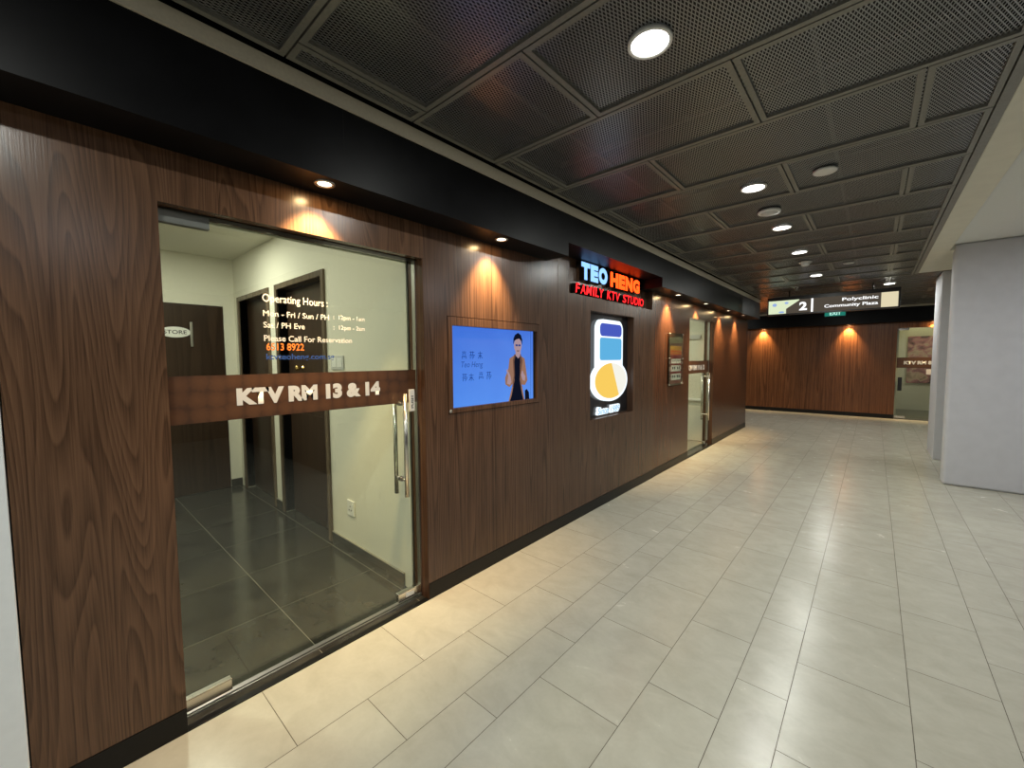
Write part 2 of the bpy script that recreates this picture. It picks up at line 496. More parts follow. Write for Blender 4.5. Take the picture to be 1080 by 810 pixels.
# ------------------------------------------------------------------ the wood wall on the left
ZT = 2.42
Z0 = 0.10
b = MB()
def panel(y0, y1, z0, z1, pid, x0=WB, x1=WX, mat=None):
    mat = mat or ('wood' if y1 < 1.6 else 'wood_plain' if y1 < 4.98 else 'wood_red')
    b.box((x0, y0, z0), (x1, y1, z1), mat, pid=pid)
E_ = 0.0015
panel(-0.10, 0.303, Z0, ZT, 0.37)
panel(0.303, 1.51, 2.10, ZT, 0.21)
panel(1.51, 1.688, Z0, ZT, 0.55); panel(1.688, 2.642, Z0, 1.146, 0.55); panel(1.688, 2.642, 1.777, ZT, 0.55); panel(2.642, 2.90 - E_, Z0, ZT, 0.55)
panel(2.90 + E_, 3.07, Z0, ZT, 0.83); panel(3.07, 3.44, Z0, 2.08, 0.83); panel(3.44, 4.38, Z0, 0.90, 0.83)
panel(3.44, 4.38, 1.955, 2.08, 0.83); panel(4.38, 4.884, Z0, 2.08, 0.83); panel(4.884, 4.97 - E_, Z0, ZT, 0.83)
panel(3.07, 4.884, 2.08, ZT, 0.83, WB, -2.11)
panel(3.44, 4.38, 0.90, 1.955, 0.5, WB, -2.11, 'recess')
panel(1.688, 2.642, 1.146, 1.777, 0.5, WB, -2.13, 'recess')
W2 = WX - 0.010
panel(4.97 + E_, 6.27, Z0, ZT, 0.12, WB, W2)
panel(6.27, 7.50, 2.09, ZT, 0.92, WB, W2)
panel(7.50, 8.04 - E_, Z0, ZT, 0.43, WB, W2); panel(8.04 + E_, 9.32 - E_, Z0, ZT, 0.44, WB, W2); panel(9.32 + E_, 9.95, Z0, ZT, 0.71, WB, W2)
# dark backing so the seams between panels read black
panel(-0.10, 0.30, 0, ZT, 0, WB - 0.02, WB, 'black'); panel(1.51, 6.27, 0, 2.7, 0, WB - 0.02, WB, 'black'); panel(7.5, 9.95, 0, 2.7, 0, WB - 0.02, WB, 'black')
b.build('wall_left', kind='structure')
b = MB()
for y0, y1, xf in ((-0.10, 0.303, WX + 0.004), (1.51, 4.97, WX + 0.004), (4.97, 6.27, W2 + 0.004), (7.50, 9.95, W2 + 0.004)):
    b.box((WB, y0, 0), (xf, y1, Z0 - 0.001), 'black')
b.build('baseboard_left', kind='structure')
MB().box((WB - 0.02, -4.0, 0), (WX + 0.012, -0.104, 2.30), 'wall_near', bevel=0.003).build('wall_left_near', kind='structure')

# black bulkhead above it, raised over the shop sign, with its beige angle
FX = -1.82
b = MB()
b.box((WB, -4, 2.30), (FX, 2.74, 2.62), 'fascia')
b.box((WB, 2.74, 2.42), (FX, 4.64, 2.62), 'fascia')
b.box((-2.035, 2.741, 2.405), (FX, 4.639, 2.42), 'fascia')
b.box((WB, 4.64, 2.30), (FX, 9.92, 2.62), 'fascia')
for yj in (0.93, 3.75, 6.6, 9.0):
    b.box((FX - 0.001, yj, 2.42), (FX + 0.0006, yj + 0.002, 2.615), 'void')
b.build('trim_1', kind='structure')
b = MB()
b.box((FX - 0.02, -4, 2.622), (FX + 0.006, 9.92, 2.690), 'trim', bevel=0.002)
b.box((FX - 0.03, -4, 2.620), (FX + 0.010, 9.92, 2.6235), 'trim')
b.build('trim_2', kind='structure')

# ------------------------------------------------------------------ open-mesh ceiling
CZ = 2.70
b = MB(); fr = MB(); rl = MB()
FWD, FT = 0.024, 0.022
def panel_ring(x0, x1, y0, y1):
    g = 0.004
    x0 += g; x1 -= g; y0 += g; y1 -= g
    if x1 - x0 < 0.08: return
    fr.box((x0, y0, CZ), (x1, y0 + FWD, CZ + FT), 'frame'); fr.box((x0, y1 - FWD, CZ), (x1, y1, CZ + FT), 'frame')
    fr.box((x0, y0 + FWD, CZ), (x0 + FWD, y1 - FWD, CZ + FT), 'frame'); fr.box((x1 - FWD, y0 + FWD, CZ), (x1, y1 - FWD, CZ + FT), 'frame')
for r_ in range(-8, 22):
    y0 = 0.685 + 0.6 * r_; y1 = y0 + 0.6
    xl = -1.80 if y1 < 10.0 else -7.0
    xr = 0.395 if y1 < 8.6 else 4.0
    y1 = min(y1, 13.19)
    if y1 - y0 < 0.1: continue
    ph = -0.475 if r_ % 2 == 0 else 0.125
    j = ph - 1.2 * 6
    edges = [xl]
    while j < xr:
        if j > xl + 0.06 and j < xr - 0.06: edges.append(j)
        j += 1.2
    edges.append(xr)
    for xa, xb in zip(edges, edges[1:]): panel_ring(xa, xb, y0, y1)
b.quad([(-1.80, -4, CZ + 0.012), (0.395, -4, CZ + 0.012), (0.395, 13.2, CZ + 0.012), (-1.80, 13.2, CZ + 0.012)], 'mesh')
b.quad([(-7, 9.95, CZ + 0.012), (-1.80, 9.95, CZ + 0.012), (-1.80, 13.2, CZ + 0.012), (-7, 13.2, CZ + 0.012)], 'mesh')
b.quad([(0.395, 8.45, CZ + 0.012), (4, 8.45, CZ + 0.012), (4, 13.2, CZ + 0.012), (0.395, 13.2, CZ + 0.012)], 'mesh')
ceil = b.build('ceiling', kind='structure')
fr.build('ceiling_frame', parent=ceil)
for yy in [0.2 + 1.2 * k for k in range(-3, 12)]:
    rl.box((-1.8, yy, CZ + 0.22), (0.4, yy + 0.02, CZ + 0.25), 'hanger')
for xx in (-1.45, -0.25):
    rl.box((xx, -4, CZ + 0.16), (xx + 0.02, 13.2, CZ + 0.18), 'hanger')
rl.build('hanger_rail', parent=ceil)
b = MB()
b.box((-7.1, -4.1, 3.45), (6.1, 13.6, 3.5), 'void')
b.box((-2.35, -4.1, 2.62), (-2.305, 9.95, 3.45), 'void')
b.box((0.44, -4.1, 2.865), (0.46, 8.4, 3.45), 'void'); b.box((0.44, 8.38, 2.865), (6, 8.42, 3.45), 'void')
b.box((-7.1, -4.1, 2.4), (-7.0, 13.6, 3.45), 'void'); b.box((6.0, -4.1, 2.77), (6.1, 13.6, 3.45), 'void'); b.box((-7, 13.4, 2.66), (6, 13.6, 3.45), 'void'); b.box((-7, -4.1, 2.72), (6, -4.0, 3.45), 'void'); b.box((3.98, 8.42, 2.2), (4.1, 13.4, 3.45), 'void')
b.build('ceiling_void', kind='structure')
MB().box((0.397, -4, 2.695), (0.438, 8.42, 2.74), 'frame').build('trim_3', kind='structure')

# plaster beam, side-hall ceiling and the two pillars on the right
b = MB()
b.box((0.44, -4, 2.70), (0.61, 8.42, 2.86), 'soffit', bevel=0.004)
b.box((0.60, 6.90, 2.70), (4.0, 8.42, 2.86), 'soffit', bevel=0.004)
b.build('beam', kind='structure')
MB().box((0.611, -4, 2.765), (6, 6.899, 2.86), 'white_ceiling').build('ceiling_side', kind='structure')
MB().box((0.648, 6.87, 0), (3.6, 7.08, 2.764), 'pillar', bevel=0.03, seg=4).build('pillar_right', kind='structure')
MB().box((0.69, 8.46, 0), (3.2, 9.3, 2.699), 'pillar', bevel=0.008, seg=3).build('pillar_far', kind='structure')
MB().box((1.10, 2.36, 0), (5.2, 2.48, 2.76), 'dark_wall').build('wall_side_added', kind='structure')  # unseen dark wall, added to darken the reflection in the near glass door
MB().box((5.2, -4, 0), (5.3, 13.4, 2.76), 'dark_wall').build('wall_right_added', kind='structure')  # out of view, added as a dark backdrop for the glass reflections

# far wall with its opening for the far glass door
b = MB()
ex = [-7.0, -5.6, -4.4, -3.2, -1.55, -0.80, 0.40]
for n_, (xa, xb) in enumerate(zip(ex, ex[1:])):
    b.box((xa + 0.001, FAR, 0.10), (xb - 0.001, FAR + 0.2, 2.40), 'wood_far', pid=[0.3, 0.9, 0.15, 0.62, 0.15, 0.77][n_])
b.box((0.40, FAR, 2.17), (1.45, FAR + 0.2, 2.40), 'wood_far', pid=0.4)
b.box((1.45, FAR, 0.10), (5.2, FAR + 0.2, 2.40), 'wood_far', pid=0.33)
b.build('wall_far', kind='structure')
MB().box((-7, FAR - 0.004, 0), (0.40, FAR + 0.2, 0.099), 'black').box((1.45, FAR - 0.004, 0), (5.2, FAR + 0.2, 0.099), 'black').build('baseboard_far', kind='structure')
MB().box((-7, 13.2, 2.30), (5.2, 13.6, 2.64), 'fascia').build('trim_4', kind='structure')
MB().box((-7, 13.185, 2.642), (5.2, 13.21, 2.69), 'trim', bevel=0.002).build('trim_5', kind='structure')

# ------------------------------------------------------------------ the room behind the near door
RC = 2.68
b = MB()
# right wall with two door openings
for xa, xb, za, zb in ((-5.7, -5.50, 0, RC), (-5.50, -4.60, 2.19, RC), (-4.60, -4.32, 0, RC), (-4.32, -3.36, 2.19, RC), (-3.36, WB - 0.02, 0, RC)):
    b.box((xa, 1.50, za), (xb, 1.62, zb), 'wall_white')
b.build('wall_room_right', kind='structure')
MB().box((-5.8, -1.3, 0), (-5.70, 0.38, RC), 'wall_white').box((-5.8, 0.38, 2.13), (-5.70, 1.385, RC), 'wall_white').box((-5.8, 1.385, 0), (-5.70, 1.62, RC), 'wall_white').build('wall_room_back', kind='structure')
MB().box((-5.8, -1.4, 0), (WB - 0.02, -1.3, RC), 'wall_white').build('wall_room_left', kind='structure')
MB().box((-5.8, -1.4, RC), (WB - 0.02, 1.62, RC + 0.1), 'wall_white').build('ceiling_room', kind='structure')
MB().box((WB - 0.04, -1.3, 0), (WB - 0.021, 0.30, RC), 'wall_white').box((WB - 0.04, 0.30, 2.10), (WB - 0.021, 1.5, RC), 'wall_white').build('wall_room_front', kind='structure')
b = MB()
for xa, xb in ((-4.60 + 0.055, -4.32 - 0.055), (-3.36 + 0.055, WB - 0.10)):
    b.box((xa, 1.488, 0), (xb, 1.4995, 0.088), 'floor_dark'); b.box((xa, 1.487, 0.088), (xb, 1.4995, 0.092), 'grout_light')
b.box((-5.699, 1.386, 0), (-5.688, 1.498, 0.088), 'floor_dark')
b.build('baseboard_room', kind='structure')

def framed_door(name, label, x0, x1, top, knob):
    t = thing(name, ((x0 + x1) / 2, 1.55, 0), label, 'door', kind='structure')
    f = MB(); w = 0.052
    f.box((x0 - w, 1.482, 0), (x0, 1.60, top + w), bevel=0.004, pid=.3); f.box((x1, 1.482, 0), (x1 + w, 1.60, top + w), bevel=0.004, pid=.5)
    f.box((x0, 1.482, top), (x1, 1.60, top + w), bevel=0.004, pid=.7)
    f.build('door_frame', 'wood_frame', t)
    l = MB().box((x0 + 0.004, 1.575, 0.006), (x1 - 0.004, 1.612, top - 0.006), 'wood_dark', bevel=0.002, pid=.2)
    l.box((x0 + 0.10, 1.571, 0.14), (x1 - 0.10, 1.576, 1.0), 'wood_dark', bevel=0.002, pid=.6); l.box((x0 + 0.10, 1.571, 1.12), (x1 - 0.10, 1.576, top - 0.14), 'wood_dark', bevel=0.002, pid=.8)
    lf = l.build('door_leaf', None, t)
    if knob is None: return t
    k = MB().lathe((knob, 1.574, 1.43), [(0.026, 0), (0.026, -0.006), (0.010, -0.010), (0.009, -0.030), (0.022, -0.038), (0.027, -0.052), (0.020, -0.066), (0, -0.070)], axis='y', seg=24)
    k.build('door_knob', 'brass', t, label='brass knob')
    return t
framed_door('door_4', 'dark wooden door nearer the corridor in the right wall of the lobby', -4.32, -3.36, 2.175, -3.98)
framed_door('door_5', 'dark wooden door deeper in the lobby, beside the store door', -5.50, -4.60, 2.175, None)

t = thing('door_6', (-5.70, 0.88, 0), 'dark brown store door at the back of the lobby', 'door', kind='structure')
MB().box((-5.72, 0.385, 0.004), (-5.695, 1.38, 2.125), 'wood_dark', bevel=0.002, pid=.9).build('door_leaf', None, t)
h = MB().box((-5.668, 1.06, 1.66), (-5.658, 1.085, 1.93), 'steel', bevel=0.003).box((-5.696, 1.066, 1.69), (-5.664, 1.079, 1.71), 'steel').box((-5.696, 1.066, 1.88), (-5.664, 1.079, 1.90), 'steel')
h.build('door_handle', None, t, label='flat steel pull')
# oval plate on it
t = thing('door_sign', (-5.69, 0.935, 1.76), 'white oval plate reading STORE on the dark door at the back of the lobby', 'sign')
ov = [(0.135 * math.cos(2 * math.pi * k / 48), 0.058 * math.sin(2 * math.pi * k / 48)) for k in range(48)]
pl = MB().prism(ov, WALLF(-5.6945, 0.935, 1.815), 0.006).build('plate', 'white_plastic', t)
lettering('lettering', 'STORE', WALLF(-5.688, 0.835, 1.795), 0.20, 0.042, 'ink', pl, bold=0.01)

# lamp, vent, switch and socket in the lobby
def ring_lamp(name, loc, r, label, cat, mat, watts, col, group=None, blend=None, drop=0.0, shadow=0.07):
    t = thing(name, loc, label, cat, group)
    x, y, z = loc
    MB().lathe(loc, [(r * 0.86, 0.0), (r * 0.88, -0.004), (r * 1.0, -0.006), (r * 1.04, -0.003), (r * 1.04, 0.010), (r * 0.86, 0.010), (r * 0.86, 0.0)], seg=48).build('trim_ring', 'white_plastic', t)
    MB().lathe(loc, [(0, -0.001), (r * 0.86, -0.001), (r * 0.86, 0.008), (0, 0.008)], seg=48).build('diffuser', mat, t)
    ld = bpy.data.lights.new(name + '_light', 'AREA')
    ld.shape = 'DISK'; ld.size = r * 1.6; ld.energy = watts; ld.color = col
    lo = bpy.data.objects.new(name + '_light', ld); COL.objects.link(lo)
    lo.parent = t; lo.location = (0, 0, -0.010)
    return t
ring_lamp('round_lamp', (-4.42, 0.72, RC), 0.09, 'round ceiling lamp inside the lobby behind the glass door', 'ceiling lamp', 'room_lamp', W_ROOM, C_ROOM)
ring_lamp('round_lamp', (-3.0, -0.15, RC), 0.09, 'added lobby fill lamp out of sight beside the wood wall', 'ceiling lamp', 'room_lamp', W_ROOM, C_ROOM)  # added out of view to brighten the lobby's right wall
t = thing('air_vent', (-3.95, 1.15, RC), 'white slotted air vent in the lobby ceiling', 'air vent')
b = MB()
b.box((-4.35, 1.00, RC - 0.012), (-3.70, 1.02, RC), bevel=0.002); b.box((-4.35, 1.26, RC - 0.012), (-3.70, 1.28, RC), bevel=0.002)
b.box((-4.35, 1.02, RC - 0.012), (-4.33, 1.26, RC)); b.box((-3.72, 1.02, RC - 0.012), (-3.70, 1.26, RC))
b.build('vent_frame', 'white_plastic', t)
b = MB()
for k in range(5): b.box((-4.33, 1.045 + 0.045 * k, RC - 0.009), (-3.72, 1.062 + 0.045 * k, RC - 0.001))
b.build('slat', 'grey_plastic', t)
t = thing('light_switch', (-3.13, 1.495, 1.42), 'flat white switch plate on the lobby wall beside the wooden door', 'switch')
pl = MB().box((-3.235, 1.490, 1.425), (-3.03, 1.4995, 1.535), bevel=0.003).build('plate', 'grey_plastic', t)
MB().box((-3.21, 1.487, 1.445), (-3.14, 1.491, 1.515), bevel=0.002).build('rocker', 'white_plastic', pl)
MB().box((-3.125, 1.487, 1.445), (-3.055, 1.491, 1.515), bevel=0.002).build('rocker', 'white_plastic', pl)
t = thing('power_socket', (-2.98, 1.495, 0.30), 'white power socket low on the lobby wall above the dark skirting', 'socket')
pl = MB().box((-3.035, 1.488, 0.30), (-2.93, 1.4995, 0.42), bevel=0.004).build('plate', 'white_plastic', t)
for dx, dz in ((0, 0.028), (-0.016, 0), (0.016, 0)): MB().box((-2.985 + dx - 0.004, 1.4865, 0.345 + dz - 0.006), (-2.985 + dx + 0.004, 1.489, 0.345 + dz + 0.006)).build('pin_hole', 'black_plastic', pl)
MB().box((-2.958, 1.485, 0.386), (-2.944, 1.489, 0.404), bevel=0.001).build('rocker', 'white_plastic', pl)

# ------------------------------------------------------------------ glass doors in the wood wall
def bar_handle(t, xg, y, z0, z1, r=0.0125, off=0.055):
    for s, nm in ((1, 'front'), (-1, 'back')):
        xx = xg + s * off
        h = MB().cyl((xx, y, z0), (xx, y, z1), r, seg=24)
        for zz in (z0 + 0.10, z1 - 0.06): h.cyl((xg + s * 0.006, y, zz), (xx, y, zz), r * 0.8, seg=16).cyl((xg + s * 0.005, y, zz), (xg + s * 0.009, y, zz), r * 1.3, seg=20)
        h.build('door_handle', 'chrome', t, label='tall tubular steel pull bar')

XG = -2.12
t = thing('door_1', (XG, 0.9, 0), 'near frameless glass door with a brown band reading KTV RM 13 & 14', 'door', kind='structure')
MB().box((XG - 0.005, 0.312, 0.03), (XG + 0.005, 1.500, 2.088), bevel=0.001).build('glass_pane', 'glass', t)
MB().box((XG + 0.0052, 0.314, 1.240), (XG + 0.0062, 1.498, 1.438)).build('band', 'band', t)
lettering('lettering', 'KTV RM 13 & 14', WALLF(XG + 0.0072, 0.548, 1.300), 0.705, 0.078, 'vinyl_white', t, bold=0.065)
F = lambda y, z: WALLF(XG + 0.006, y, z)
lettering('opening_hours', 'Operating Hours :', F(0.668, 1.760), 0.300, 0.048, 'vinyl_white', t, bold=0.008)
for tx, yy, zz, w in (('Mon - Fri / Sun / PH', 0.668, 1.705, 0.305), (':  12pm - 1am', 0.995, 1.705, 0.175), ('Sat / PH Eve', 0.668, 1.652, 0.183), (':  12pm - 2am', 0.995, 1.652, 0.175), ('Please Call For Reservation', 0.668, 1.590, 0.425)):
    lettering('opening_hours', tx, F(yy, zz), w, None, 'vinyl_white', t, bold=0.012)
lettering('phone_number', '6513 8922', F(0.676, 1.547), 0.168, 0.035, 'vinyl_orange', t, bold=0.015)
lettering('web_address', 'ktvteoheng.com.sg', F(0.674, 1.496), 0.320, 0.036, 'vinyl_blue', t, bold=0.015)
bar_handle(t, XG, 1.385, 0.680, 1.300)
# fittings: top patch, head rail, bottom patches, lock keep
MB().box((XG - 0.016, 0.306, 2.046), (XG + 0.016, 0.478, 2.098), bevel=0.002).build('patch_fitting', 'grey_metal', t)
MB().box((XG - 0.017, 0.306, 0.030), (XG + 0.017, 0.478, 0.082), bevel=0.003).build('patch_fitting', 'chrome', t)
q = MB().box((XG - 0.017, 1.335, 0.026), (XG + 0.017, 1.500, 0.080), bevel=0.003).build('patch_fitting', 'chrome', t)
MB().box((XG + 0.0172, 1.385, 0.042), (XG + 0.019, 1.445, 0.066), bevel=0.001).build('lock_cover', 'white_plastic', q)
MB().box((XG + 0.008, 1.440, 1.185), (XG + 0.022, 1.478, 1.320), bevel=0.003).build('lock_plate', 'white_plastic', t, label='white push plate beside the pull bar')
lettering('push_lettering', 'PUSH', ((XG + 0.0225, 1.467, 1.205), (0, 0, 1), (0, -1, 0), (1, 0, 0)), 0.075, 0.016, 'ink', t, bold=0.02)
# jambs and sill: setting
b = MB()
b.box((WB, 0.2985, 0), (WX - 0.001, 0.3035, 2.10), 'wood_jamb', pid=.2)
b.box((WB, 1.5065, 0), (WX - 0.001, 1.512, 2.10), 'wood_jamb', pid=.6)
b.box((XG - 0.02, 1.500, 0), (XG + 0.012, 1.5075, 2.10), 'steel')
b.box((XG - 0.03, 0.303, 2.096), (XG + 0.03, 1.507, 2.103), 'black')
b.box((XG - 0.03, 0.304, 0.0), (XG - 0.004, 1.506, 0.008), 'steel')
b.box((XG + 0.004, 0.304, 0.0), (XG + 0.012, 1.506, 0.006), 'steel')
b.box((WX - 0.03, 0.304, -0.001), (WX + 0.004, 1.506, 0.003), 'black')
b.build('trim_6', kind='structure')

XG2 = -2.125
t = thing('door_2', (XG2, 6.9, 0), 'second glass door along the wood wall, beyond the poster', 'door', kind='structure')
MB().box((XG2 - 0.005, 6.28, 0.03), (XG2 + 0.005, 7.488, 2.08), bevel=0.001).build('glass_pane', 'glass', t)
MB().box((XG2 + 0.0052, 6.285, 1.250), (XG2 + 0.0062, 7.485, 1.450)).build('band', 'band', t)
lettering('lettering', 'KTV RM 11 & 12', WALLF(XG2 + 0.0072, 6.46, 1.300), 0.80, 0.085, 'vinyl_white', t, bold=0.065)
bar_handle(t, XG2, 7.36, 0.44, 1.24, 0.014)
for y0, z0, z1 in ((6.275, 2.035, 2.088), (6.275, 0.03, 0.082), (7.33, 0.03, 0.082)):
    MB().box((XG2 - 0.016, y0, z0), (XG2 + 0.016, y0 + 0.16, z1), bevel=0.002).build('patch_fitting', 'chrome', t)
b = MB()
b.box((WB, 6.266, 0), (W2 - 0.001, 6.271, 2.09), 'wood_jamb', pid=.3); b.box((WB, 7.495, 0), (W2 - 0.001, 7.502, 2.09), 'wood_jamb', pid=.8)
b.box((XG2 - 0.02, 7.488, 0), (XG2 + 0.012, 7.495, 2.09), 'steel')
b.box((WX - 0.03, 6.272, -0.001), (WX + 0.004, 7.494, 0.003), 'black')
b.build('trim_7', kind='structure')
# the bright room behind it
b = MB()
b.box((-4.6, 5.9, 0), (WB - 0.02, 6.0, 2.5), 'wall_white'); b.box((-4.6, 8.0, 0), (WB - 0.02, 8.1, 2.5), 'wall_white'); b.box((-4.7, 5.9, 0), (-4.6, 8.1, 2.5), 'wall_white'); b.box((-4.7, 5.9, 2.5), (WB - 0.02, 8.1, 2.6), 'wall_white')
b.box((WB - 0.03, 7.52, 0), (WB - 0.021, 8.0, 2.5), 'wall_white')
b.build('wall_booth', kind='structure')
ring_lamp('round_lamp', (-3.3, 6.9, 2.5), 0.09, 'round ceiling lamp in the room behind the second glass door', 'ceiling lamp', 'room_lamp', W_ROOM * 1.2, C_ROOM)
MB().box((-2.95, 7.70, 0), (-2.25, 7.98, 0.72), 'wall_white', bevel=0.01).box((-2.97, 7.68, 0.72), (-2.23, 7.99, 0.745), 'white_plastic', bevel=0.004).build('low_cabinet', label='low pale cabinet seen through the second glass door', cat='cabinet')
MB().box((-2.85, 7.965, 1.84), (-2.40, 7.9985, 1.92), 'grey_plastic', bevel=0.005).box((-2.80, 7.95, 1.855), (-2.74, 7.967, 1.885), 'black_plastic').build('wall_sensor', label='small wall device high behind the second glass door', cat='wall device')

# ------------------------------------------------------------------ far glass door and its room
YG = FAR + 0.08
t = thing('door_3', (0.92, YG, 0), 'far glass door with a brown band reading KTV RM 8', 'door', kind='structure')
MB().box((0.41, YG - 0.005, 0.03), (1.44, YG + 0.005, 2.16), bevel=0.001).build('glass_pane', 'glass', t)
MB().box((0.412, YG - 0.0062, 1.225), (1.438, YG - 0.0052, 1.470)).build('band', 'band', t)
lettering('lettering', 'KTV RM 8', FARF(0.535, YG - 0.0072, 1.305), 0.47, 0.085, 'vinyl_white', t, bold=0.065)
MB().box((0.445, YG - 0.05, 0.68), (0.52, YG - 0.03, 1.0), bevel=0.004).box((0.46, YG - 0.032, 0.72), (0.50, YG - 0.006, 0.75)).box((0.46, YG - 0.032, 0.92), (0.50, YG - 0.006, 0.95)).build('door_handle', 'black_plastic', t, label='flat dark pull handle')
MB().box((0.41, YG - 0.016, 0.02), (0.60, YG + 0.016, 0.075), bevel=0.003).build('patch_fitting', 'chrome', t)
MB().box((0.41, YG - 0.016, 2.115), (0.60, YG + 0.016, 2.168), bevel=0.003).build('patch_fitting', 'chrome', t)
MB().box((0.92, YG - 0.0068, 1.07), (1.01, YG - 0.0055, 1.20)).build('paper_notice', 'print_white', t, label='small white paper taped to the glass')
b = MB()
b.box((0.40, FAR + 0.2, 0), (0.44, 16.0, 2.6), 'wall_white'); b.box((2.6, FAR + 0.2, 0), (2.7, 16.0, 2.6), 'wall_white'); b.box((0.4, 16.0, 0), (2.7, 16.1, 2.6), 'wall_white'); b.box((0.4, FAR + 0.2, 2.55), (2.7, 16.1, 2.65), 'wall_white')
b.build('wall_lounge', kind='structure')
MB().box((0.40, FAR + 0.0, -0.05), (2.7, 16.0, 0.0), 'floor_dark').build('floor_lounge', kind='structure')
MB().box((0.70, 15.95, 0.75), (2.5, 15.999, 2.05), 'mural', bevel=0.01).build('wall_mural', label='pink floral wall panel inside the far room', cat='wall art')
b = MB().box((0.62, 15.3, 2.32), (2.58, 15.995, 2.36), 'cove').build('cove_lamp', label='yellow strip light under the ceiling of the far room', cat='strip light')
ring_lamp('round_lamp', (1.5, 14.8, 2.55), 0.09, 'round ceiling lamp inside the far room behind the glass', 'ceiling lamp', 'room_lamp', W_ROOM * 0.35, C_ROOM)

# ------------------------------------------------------------------ television set into the wall
t = thing('television', (-2.04, 2.167, 1.148), 'wall-set television showing a blue picture of a standing man', 'television')
b = MB()
pv = 0.0025
for y0, y1, z0, z1 in ((1.692, 1.728, 1.150, 1.773), (2.610, 2.638, 1.150, 1.773), (1.728, 2.610, 1.150, 1.180), (1.728, 2.610, 1.718, 1.773)):
    b.box((-2.06, y0, z0), (WX + pv, y1, z1), pid=.55)
b.build('surround', 'wood_plain', t)
XS = -2.052
MB().box((-2.10, 1.7285, 1.1805), (XS, 2.6095, 1.7175), 'black_plastic').build('housing', None, t)
scr = MB().box((XS - 0.004, 1.7295, 1.182), (XS + 0.001, 2.580, 1.7165)).build('screen', 'screen', t, label='lit blue screen')
pic = MB()
def poly(pts, mat, lv):
    # pts are in screen fractions (0..1, 0..1) of an 0.86 x 0.535 m display
    pic.prism([(p[0] * 0.86, p[1] * 0.535) for p in pts], WALLF(XS + 0.001, 1.7295, 1.182), 0.0004 + 0.0004 * lv, mat)
jk = [(0.645, 0.0), (0.70, 0.24), (0.655, 0.20), (0.605, 0.24), (0.60, 0.33), (0.645, 0.46), (0.66, 0.60), (0.735, 0.655), (0.80, 0.645), (0.865, 0.60), (0.885, 0.45), (0.905, 0.28), (0.87, 0.21), (0.825, 0.22), (0.862, 0.0)]
poly(jk, 'scr_jacket', 0)
poly([(0.735, 0.66), (0.715, 0.50), (0.725, 0.30), (0.685, 0.08), (0.66, 0.0), (0.845, 0.0), (0.82, 0.12), (0.795, 0.30), (0.80, 0.52), (0.815, 0.66), (0.775, 0.61)], 'scr_black', 1)
poly([(0.725, 0.66), (0.705, 0.58), (0.715, 0.36), (0.695, 0.20), (0.705, 0.20), (0.728, 0.36), (0.722, 0.56), (0.742, 0.66)], 'scr_jacket_dk', 2)
poly([(0.812, 0.66), (0.835, 0.57), (0.805, 0.36), (0.825, 0.18), (0.818, 0.18), (0.796, 0.36), (0.803, 0.54), (0.798, 0.66)], 'scr_jacket_dk', 2)
el = lambda cx, cy, rx, ry, n=20, a0=0, a1=360: [(cx + rx * math.cos(math.radians(a0 + (a1 - a0) * k / n)), cy + ry * math.sin(math.radians(a0 + (a1 - a0) * k / n))) for k in range(n if a1 - a0 >= 360 else n + 1)]
poly([(0.74, 0.70), (0.742, 0.64), (0.775, 0.60), (0.805, 0.64), (0.81, 0.70)], 'scr_skin', 2)
poly(el(0.772, 0.785, 0.052, 0.105), 'scr_skin', 2)
poly([(0.712, 0.80), (0.714, 0.88), (0.735, 0.935), (0.775, 0.965), (0.815, 0.935), (0.832, 0.87), (0.830, 0.80), (0.820, 0.85), (0.79, 0.885), (0.75, 0.87), (0.725, 0.85)], 'scr_black', 3)
poly([(0.738, 0.80), (0.768, 0.80), (0.768, 0.775), (0.742, 0.775)], 'scr_ink', 4)
poly([(0.778, 0.80), (0.81, 0.80), (0.806, 0.775), (0.778, 0.775)], 'scr_ink', 4)
poly([(0.755, 0.715), (0.79, 0.715), (0.785, 0.70), (0.76, 0.70)], 'scr_jacket_dk', 4)
# hands, held up before the chest
poly([(0.625, 0.25), (0.64, 0.36), (0.618, 0.44), (0.626, 0.45), (0.655, 0.39), (0.672, 0.34), (0.682, 0.27), (0.665, 0.23)], 'scr_skin', 3)
poly([(0.865, 0.27), (0.835, 0.29), (0.815, 0.36), (0.828, 0.42), (0.838, 0.42), (0.85, 0.38), (0.875, 0.34)], 'scr_skin', 3)
poly([(0.87, 0.0), (0.868, 0.13), (0.895, 0.15), (0.925, 0.10), (0.932, 0.0)], 'scr_black', 1)
poly([(0.952, 0.0), (0.955, 1.0), (0.957, 1.0), (0.954, 0.0)], 'scr_ink', 1)
pic.build('picture', None, scr, label='standing person in a tan jacket on the screen')
SF = lambda u, v: WALLF(XS + 0.0024, 1.7295 + 0.86 * u, 1.182 + 0.535 * v)
def strokes(u, v, segs, s):
    o = MB()
    for (x0, y0, x1, y1) in segs:
        a = Vector((XS + 0.0022, 1.7295 + 0.86 * u + x0 * s, 1.182 + 0.535 * v + y0 * s)); c = Vector((XS + 0.0022, 1.7295 + 0.86 * u + x1 * s, 1.182 + 0.535 * v + y1 * s))
        o.cyl(a, c, 0.0018, seg=6)
    return o
g1 = [(0, .9, .7, .9), (.35, 1, .35, .9), (.1, .7, .6, .7), (.1, .7, .1, .5), (.6, .7, .6, .5), (0, .35, 0, 0), (0, .35, .7, .35), (.7, .35, .7, 0), (.2, .2, .5, .2)]
g2 = [(0, .9, .8, .9), (.2, 1, .2, .5), (.55, 1, .55, .5), (0, .5, .9, .5), (.1, .4, .1, 0), (.8, .4, .5, 0), (.3, .3, .6, .3)]
